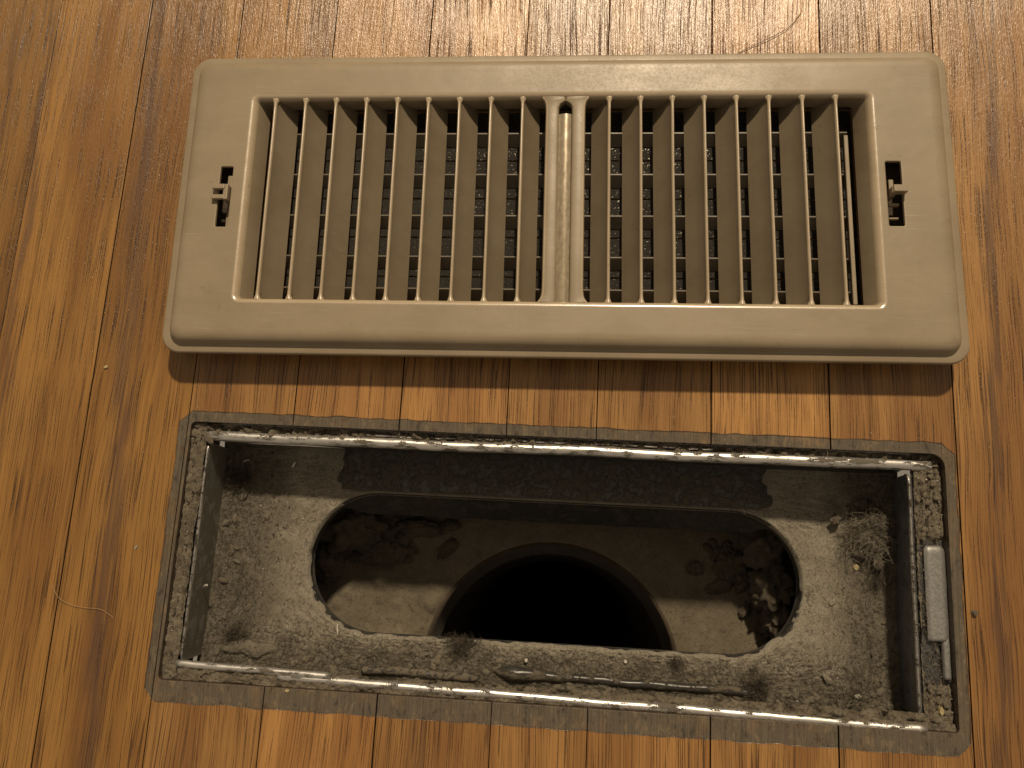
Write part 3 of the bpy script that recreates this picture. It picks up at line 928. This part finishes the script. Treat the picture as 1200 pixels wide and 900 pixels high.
# a felt-like fold of dust in the near left corner
def fold(x, y):
    q = ((x + 121) / 13) ** 2 + ((y + 37.5 + 1.2 * noise.noise(Vector((x * .15, 0, 3)))) / 3.2) ** 2
    return -27 + dust_h(x, y, 9) - .8 + 3.0 * math.sqrt(max(0, 1 - q)) * (1 + .3 * fbm(x * .2, y * .3, 3))
V, F = crust(-135, -107, -41.8, -33.2, fold, .45, '', '')
tag(mesh('felt_fold', V, F, M_DUST, None, True), 'smooth felt-like roll of dust in the near left corner of the ledge', 'dust roll')

# single chips and flakes
def chip(x, y, z, sx, sy, sz, rz, mat, label, name='chip', tilt=.1):
    bm = bmesh.new()
    n = 7; top = []; bot = []
    for k in range(n):
        a = 2 * math.pi * k / n
        r = random.uniform(.75, 1.1)
        top.append(bm.verts.new((math.cos(a) * sx * r * .42 * S, math.sin(a) * sy * r * .42 * S, sz * .5 * S)))
        bot.append(bm.verts.new((math.cos(a) * sx * r * .5 * S, math.sin(a) * sy * r * .5 * S, -sz * .5 * S)))
    bm.faces.new(top); bm.faces.new(bot[::-1])
    for k in range(n): bm.faces.new((bot[k], bot[(k + 1) % n], top[(k + 1) % n], top[k]))
    me = bpy.data.meshes.new(name); bm.to_mesh(me); bm.free()
    o = link_obj(name, me, mat)
    o.location = (x * S, y * S, z * S); o.rotation_euler = (tilt, tilt * .6, rz)
    return tag(o, label, name.replace('_', ' '))
M_GOLD = plain('tan_crumb', (.50, .40, .22), .45)
M_WHITE = plain('white_flake', (.70, .66, .58), .5)
M_GREYF = plain('grey_flake', (.36, .34, .31), .5)
random.seed(3)
chip(120.2, 7.2, ledge_z(120.2, 7.2) + .4, 2.9, 2.9, 1.0, .4, M_GOLD, 'round golden crumb on the dust right of the opening')
chip(118.2, -40.5, -22.6, 3.0, 1.8, .8, .2, M_WHITE, 'cream chip in the near right corner of the duct ledge')
chip(14.5, 38.3, -25.3, 3.0, 2.2, .5, .3, M_GREYF, 'grey flake on the shaded back strip of the ledge, left one', 'flake')
chip(42.8, 37.9, -25.3, 2.2, 2.6, .5, 1.3, M_WHITE, 'pale flake on the shaded back strip of the ledge, right one', 'flake')
chip(-85.2, -28.5, -25.4, .8, 5.2, .5, .12, M_WHITE, 'thin white sliver standing out near the left end of the opening', 'sliver', .2)
chip(-137.6, -14.0, -15.0, 2.0, 5.0, .7, -.3, M_GREYF, 'pale flake stuck to the left end wall of the duct', 'flake', .8)
chip(30.5, -33.6, -25.2, 1.6, 1.6, .8, .3, M_WHITE, 'tiny white crumb on the near strip of ledge below the pipe, right one', 'crumb')
chip(-8.4, -35.4, -24.2, 1.5, 1.5, .8, .9, M_WHITE, 'tiny white crumb just behind the thick end of the black bead', 'crumb')
chip(-110.3, 37.0, -25.0, 1.0, 3.6, .4, -.5, M_WHITE, 'narrow pale flake on the shaded far left of the ledge', 'flake', .4)
chip(-130.5, 38.0, -24.2, 3.2, 1.2, .4, .4, M_GREYF, 'small pale flake in the far left corner against the end wall', 'flake', .6)
chip(-183.0, 71.0, .35, 2.2, 1.6, .7, .5, M_GOLD, 'tan crumb on the bare floorboard left of the register')
chip(-159.9, 0.5, .22, .9, 2.2, .4, -.4, M_GREYF, 'small grey crumb on the floorboard left of the duct', 'crumb')
chip(151.3, -6.0, .7, 2.6, 2.2, 1.4, .2, M_CRUST, 'dark dirt nub on the floor at the right edge of the opening', 'crumb')
chip(139.5, -40.2, -2.6, 2.0, 3.6, 1.2, .1, M_GOLD, 'tan pebble in the near right corner of the rim channel', 'pebble')
chip(-95, -47.8, .2, 2.0, 1.2, .4, .1, M_GOLD, 'tan crumb on the dirty wood edge in front of the duct', 'crumb')

# hairs on the floor
def hair(pts, mat, label, r):
    P = []
    for i in range(len(pts) - 1):
        p0 = Vector(pts[max(0, i - 1)]); p1 = Vector(pts[i]); p2 = Vector(pts[i + 1]); p3 = Vector(pts[min(len(pts) - 1, i + 2)])
        for k in range(8):
            t = k / 8
            P.append((.5 * ((2 * p1) + (p2 - p0) * t + (2 * p0 - 5 * p1 + 4 * p2 - p3) * t * t + (3 * p1 - p0 - 3 * p2 + p3) * t ** 3))[:])
    P.append(pts[-1])
    return tag(tube('hair', P, r, mat, None, 5), label, 'hair')
hair([(66, 213.5, .25), (75, 218.4, .6), (84, 223.2, .8), (90.5, 227.8, .7), (94, 232.2, .5), (95.5, 234.6, .3)], plain('dark_hair', (.05, .025, .012), .4), 'dark curved hair on the floor behind the register', .12)
hair([(-190.7, -15.0, .25), (-188, -19.2, .6), (-183, -21.8, .7), (-176.5, -22.8, .6), (-170, -23.2, .6), (-164.3, -26.2, .3)], plain('blond_hair', (.48, .32, .17), .4), 'pale hair lying on the floor left of the duct', .09)

# ------------------------------------------------------------------ the register
reg = empty('floor_register', (-3.95, 142.3, 0), .0225)
tag(reg, 'taupe metal floor register lying face up on the oak floor behind the opening', 'floor register')
WX0, WY0, WX1, WY1 = -122.6, -42.2, 120.3, 42.2
# face plate
rings = []
for ins, z in ((.5, 9.9), (0, 10.5), (0, 11.5), (.25, 12.0), (.7, 12.2), (3.0, 12.15), (3.3, 12.2), (3.5, 12.8), (3.9, 13.9), (4.7, 15.0), (6.0, 15.7), (7.4, 16.0), (9.0, 16.0)):
    r = max(2.2, 7.5 - ins * .55)
    rings.append([(x, y, z) for x, y in rrect(-152.6 + ins, -63.5 + ins, 152.6 - ins, 63.5 - ins, r, 8)])
V, F = strip(rings)
n0 = len(rings[0]); last = len(V) - n0
outer_loop = list(range(last, last + n0))
wr = []
for outs, z, sh in ((2.6, 16.0, 0), (2.0, 16.0, 0), (1.25, 15.8, 0), (.65, 15.4, .05), (.2, 14.7, .15), (0, 13.8, .4), (0, 11.0, 1.7), (0, 7.4, 3.1)):
    r = 1.4 + outs * .8
    pts = rrect(WX0 - outs, WY0 - outs, WX1 + outs, WY1 + outs, r, 5)
    wr.append([(x + (sh if x < 0 else -sh), y, z) for x, y in pts])
k0 = len(V)
n1 = len(wr[0])
for r in wr: V += r
for j in range(len(wr) - 1):
    for k in range(n1): F.append((k0 + j * n1 + k, k0 + j * n1 + (k + 1) % n1, k0 + (j + 1) * n1 + (k + 1) % n1, k0 + (j + 1) * n1 + k))
loops = [outer_loop, list(range(k0, k0 + n1))]
for (a, b, c, d) in ((-134.3, -13.2, -129.2, 12.4), (125.0, -11.8, 130.8, 14.4)):
    sr = [rrect(a - g, b - g, c + g, d + g, .6 + g, 4) for g in (.6, .22, .05, 0)]
    kk = len(V); ns_ = len(sr[0])
    for pts, z in zip(sr + [sr[-1]], (16.0, 16.0, 15.93, 15.7, 14.8)): V += [(x, y, z) for x, y in pts]
    for j in range(4):
        for k in range(ns_): F.append((kk + j * ns_ + k, kk + j * ns_ + (k + 1) % ns_, kk + (j + 1) * ns_ + (k + 1) % ns_, kk + (j + 1) * ns_ + k))
    loops.append(list(range(kk, kk + ns_)))
flat = [i for l in loops for i in l]
tris = tessellate_polygon([[Vector((V[i][0], V[i][1], 0)) for i in l] for l in loops])
F += [tuple(flat[i] for i in t) for t in tris]
plate = mesh('face_plate', V, F, M_PAINT, reg, True)
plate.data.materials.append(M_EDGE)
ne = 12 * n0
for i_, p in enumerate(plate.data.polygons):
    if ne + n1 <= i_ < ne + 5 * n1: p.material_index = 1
bm = bmesh.new(); bm.from_mesh(plate.data)
bmesh.ops.recalc_face_normals(bm, faces=bm.faces[:])
if sum(f.normal.z * f.calc_area() for f in bm.faces) < 0:
    for f in bm.faces: f.normal_flip()
bm.to_mesh(plate.data); bm.free()

# slats
def slat_mesh(s, seed):
    """one vane; s = +1 leans to the right going down"""
    ctr = [(0, 15.35), (.3, 14.1), (.95, 12.4), (3.05, 9.2), (6.15, 5.7)]
    V = []; F = []
    ny = 30
    prof_n = None
    for j in range(ny + 1):
        t = j / ny
        y = lerp(WY0 - .6, WY1 + .6, (1 - math.cos(math.pi * t)) / 2)
        d = min(y - WY0, WY1 - y)
        fl = math.exp(-max(0, d) / .8)
        top = []; 
        hw = .60 + .75 * fl
        zt = 15.3 + .2 * fl
        bend = .12 * noise.noise(Vector((y * .03, seed, 0)))
        pts = []
        # up the hidden side
        for (cx, cz) in reversed(ctr[1:]):
            pts.append((cx - .50, cz - .28))
        pts.append((-hw, zt - .75))
        pts.append((-hw * .75, zt - .22)); pts.append((-hw * .25, zt)); pts.append((hw * .3, zt - .02)); pts.append((hw * .85, zt - .30))
        pts.append((hw + .05 + .2 * fl, zt - .95))
        for (cx, cz) in ctr[1:]:
            pts.append((cx + .50, cz - .15 if cz > 14 else cz))
        prof_n = len(pts)
        for (px, pz) in pts: V.append((s * (px + bend), y, pz))
    global SLAT_N
    SLAT_N = prof_n
    for j in range(ny):
        for k in range(prof_n):
            q = (k + 1) % prof_n
            a, b, c, e = j * prof_n + k, j * prof_n + q, (j + 1) * prof_n + q, (j + 1) * prof_n + k
            F.append((a, b, c, e) if s < 0 else (a, e, c, b))
    return V, F
left = [-114.9, -102.4, -89.9, -77.3, -64.6, -52.0, -39.3, -26.6, -13.9]
right = [20.6, 33.0, 45.4, 57.8, 70.3, 82.8, 95.6, 108.4]
sm = {}
for s, xs in ((1, left), (-1, right)):
    for k, xx in enumerate(xs):
        key = (s, k % 3)
        if key not in sm:
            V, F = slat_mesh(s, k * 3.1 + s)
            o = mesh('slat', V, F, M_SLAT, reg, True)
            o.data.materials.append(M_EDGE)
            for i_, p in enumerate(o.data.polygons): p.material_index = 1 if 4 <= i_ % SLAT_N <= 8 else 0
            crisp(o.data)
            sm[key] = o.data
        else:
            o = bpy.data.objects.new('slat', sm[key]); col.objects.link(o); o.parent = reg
        o.location = (xx * S, 0, 0)

# centre bar: two shoulders with a channel between them
BX0, BX1 = -4.6, 11.2
def shoulder(x0, x1, outer_left):
    V = []; F = []; ny = 34; n = None
    for j in range(ny + 1):
        y = lerp(WY0 - .6, WY1 + .6, (1 - math.cos(math.pi * j / ny)) / 2)
        d = min(y - WY0, WY1 - y); fl = 1.7 * math.exp(-max(0, d) / 1.3)
        # channel closes into a round end at the far side
        q = WY1 - 1.6 - y
        gr = 0.0 if q > 2.6 else (2.6 - math.sqrt(max(0, 2.6 ** 2 - (2.6 - q) ** 2)) if q > 0 else 2.6)
        a, b = (x0 - fl, x1 + gr) if outer_left else (x0 - gr, x1 + fl)
        if outer_left: pts = [(a + 1.0, 7), (a + .25, 12.5), (a, 14.4), (a + .35, 15.25), (a + 1.0, 15.55), (b - .9, 15.35), (b - .3, 15.15), (b, 14.7), (b, 12.2)]
        else: pts = [(a, 12.2), (a, 14.7), (a + .3, 15.15), (a + .9, 15.35), (b - 1.0, 15.55), (b - .35, 15.25), (b, 14.4), (b - .25, 12.5), (b - 1.0, 7)]
        n = len(pts)
        V += [(x, y, z) for x, z in pts]
    for j in range(ny):
        for k in range(n - 1): F.append((j * n + k, j * n + k + 1, (j + 1) * n + k + 1, (j + 1) * n + k))
    bmx = mesh('bar_shoulder', V, F, M_PAINT, reg, True)
    crisp(bmx.data)
    bmx.data.materials.append(M_EDGE)
    for i_, p in enumerate(bmx.data.polygons): p.material_index = 1 if i_ % (n - 1) in ((2, 3) if outer_left else (4, 5)) else 0
    return bmx
shoulder(BX0, .7, True)
shoulder(5.9, BX1, False)
M_STRIP = metal_material('glossy_worn_strip', (.40, .33, .23), .26, .10, dustcol=(.24, .19, .13), scale=.6, metallic=.2, bumpd=.2, streaky=(1.4, .5, 1))
V = []; F = []
for j in range(41):
    y = lerp(WY0 - .5, 36.2, j / 40)
    for k, (dx, z) in enumerate(((-3.0, 13.2), (-2.3, 13.4), (-1.3, 13.75), (0, 13.95), (1.3, 13.75), (2.3, 13.4), (3.0, 13.2))):
        V.append((3.3 + dx, y, z + .18 * fbm(dx * .8, y * .5, 1)))
for j in range(40):
    for k in range(6): F.append((j * 7 + k, j * 7 + k + 1, (j + 1) * 7 + k + 1, (j + 1) * 7 + k))
mesh('channel_strip', V, F, M_STRIP, reg, True)

# damper box under the plate
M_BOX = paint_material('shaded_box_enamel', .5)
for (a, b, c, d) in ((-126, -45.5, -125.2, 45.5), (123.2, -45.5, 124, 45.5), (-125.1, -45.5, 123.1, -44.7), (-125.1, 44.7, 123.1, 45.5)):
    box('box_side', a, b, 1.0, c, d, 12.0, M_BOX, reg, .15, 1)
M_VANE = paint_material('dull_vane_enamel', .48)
# crosswise directional vanes
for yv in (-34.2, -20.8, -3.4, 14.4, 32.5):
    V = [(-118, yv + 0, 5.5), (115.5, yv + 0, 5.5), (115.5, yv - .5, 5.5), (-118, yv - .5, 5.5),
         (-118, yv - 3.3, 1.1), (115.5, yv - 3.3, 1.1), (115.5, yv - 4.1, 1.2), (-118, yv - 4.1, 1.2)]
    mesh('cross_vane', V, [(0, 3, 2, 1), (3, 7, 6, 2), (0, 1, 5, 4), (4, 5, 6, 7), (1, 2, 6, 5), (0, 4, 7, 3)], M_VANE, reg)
# damper blades closing the bottom
for yv in (-36.4, -19.6, -2.8, 14.0, 30.8, 40.0):
    bl = box('damper_blade', -121, yv - (8.1 if yv < 35 else 4), .5 - .3 * (yv > 35), 119, yv + (8.1 if yv < 35 else 4.5), .9 - .3 * (yv > 35), M_DAMP, reg, .1, 1)
for xx in (-116.8, 113.4):
    box('side_rail', xx, -40, 5.6, xx + 1.6, 30, 7.6, M_PAINT, reg, .2, 1)

# levers in the slots
def lever(parts_, name):
    bm = bmesh.new()
    for (x0, y0, z0, x1, y1, z1) in parts_:
        vs = [bm.verts.new((x * S, y * S, z * S)) for x in (x0, x1) for y in (y0, y1) for z in (z0, z1)]
        fs = [bm.faces.new([vs[i] for i in f]) for f in ((0, 1, 3, 2), (4, 6, 7, 5), (0, 4, 5, 1), (2, 3, 7, 6), (0, 2, 6, 4), (1, 5, 7, 3))]
        es = list({e for f in fs for e in f.edges})
        bmesh.ops.bevel(bm, geom=es, offset=.28 * S, segments=2, affect='EDGES', profile=.5)
    bmesh.ops.recalc_face_normals(bm, faces=bm.faces[:])
    me = bpy.data.meshes.new(name); bm.to_mesh(me); bm.free()
    return link_obj(name, me, M_PAINT, reg)
lever([(-131.9, 1.9, 12.2, -129.9, 9.4, 14.0), (-136.0, 1.9, 16.6, -131.0, 3.9, 18.4), (-136.2, -2.2, 16.2, -131.0, -.4, 18.0), (-131.6, -2.4, 9.0, -129.8, 4.1, 17.8), (-132.2, -12, 9.0, -130.2, -2, 11.5)], 'damper_lever')['label'] = 'two-pronged lever in the left slot'
lever([(126.6, 2.0, 11.5, 128.4, 7.8, 14.2), (126.2, .6, 16.2, 131.4, 3.4, 19.4), (125.9, .4, 10.0, 128.0, 3.2, 18.6), (126.0, -3.0, 12.6, 130.0, -1.8, 14.2), (126.0, -8.2, 12.0, 129.6, -7.4, 13.8)], 'damper_lever')['label'] = 'single hooked lever in the right slot'
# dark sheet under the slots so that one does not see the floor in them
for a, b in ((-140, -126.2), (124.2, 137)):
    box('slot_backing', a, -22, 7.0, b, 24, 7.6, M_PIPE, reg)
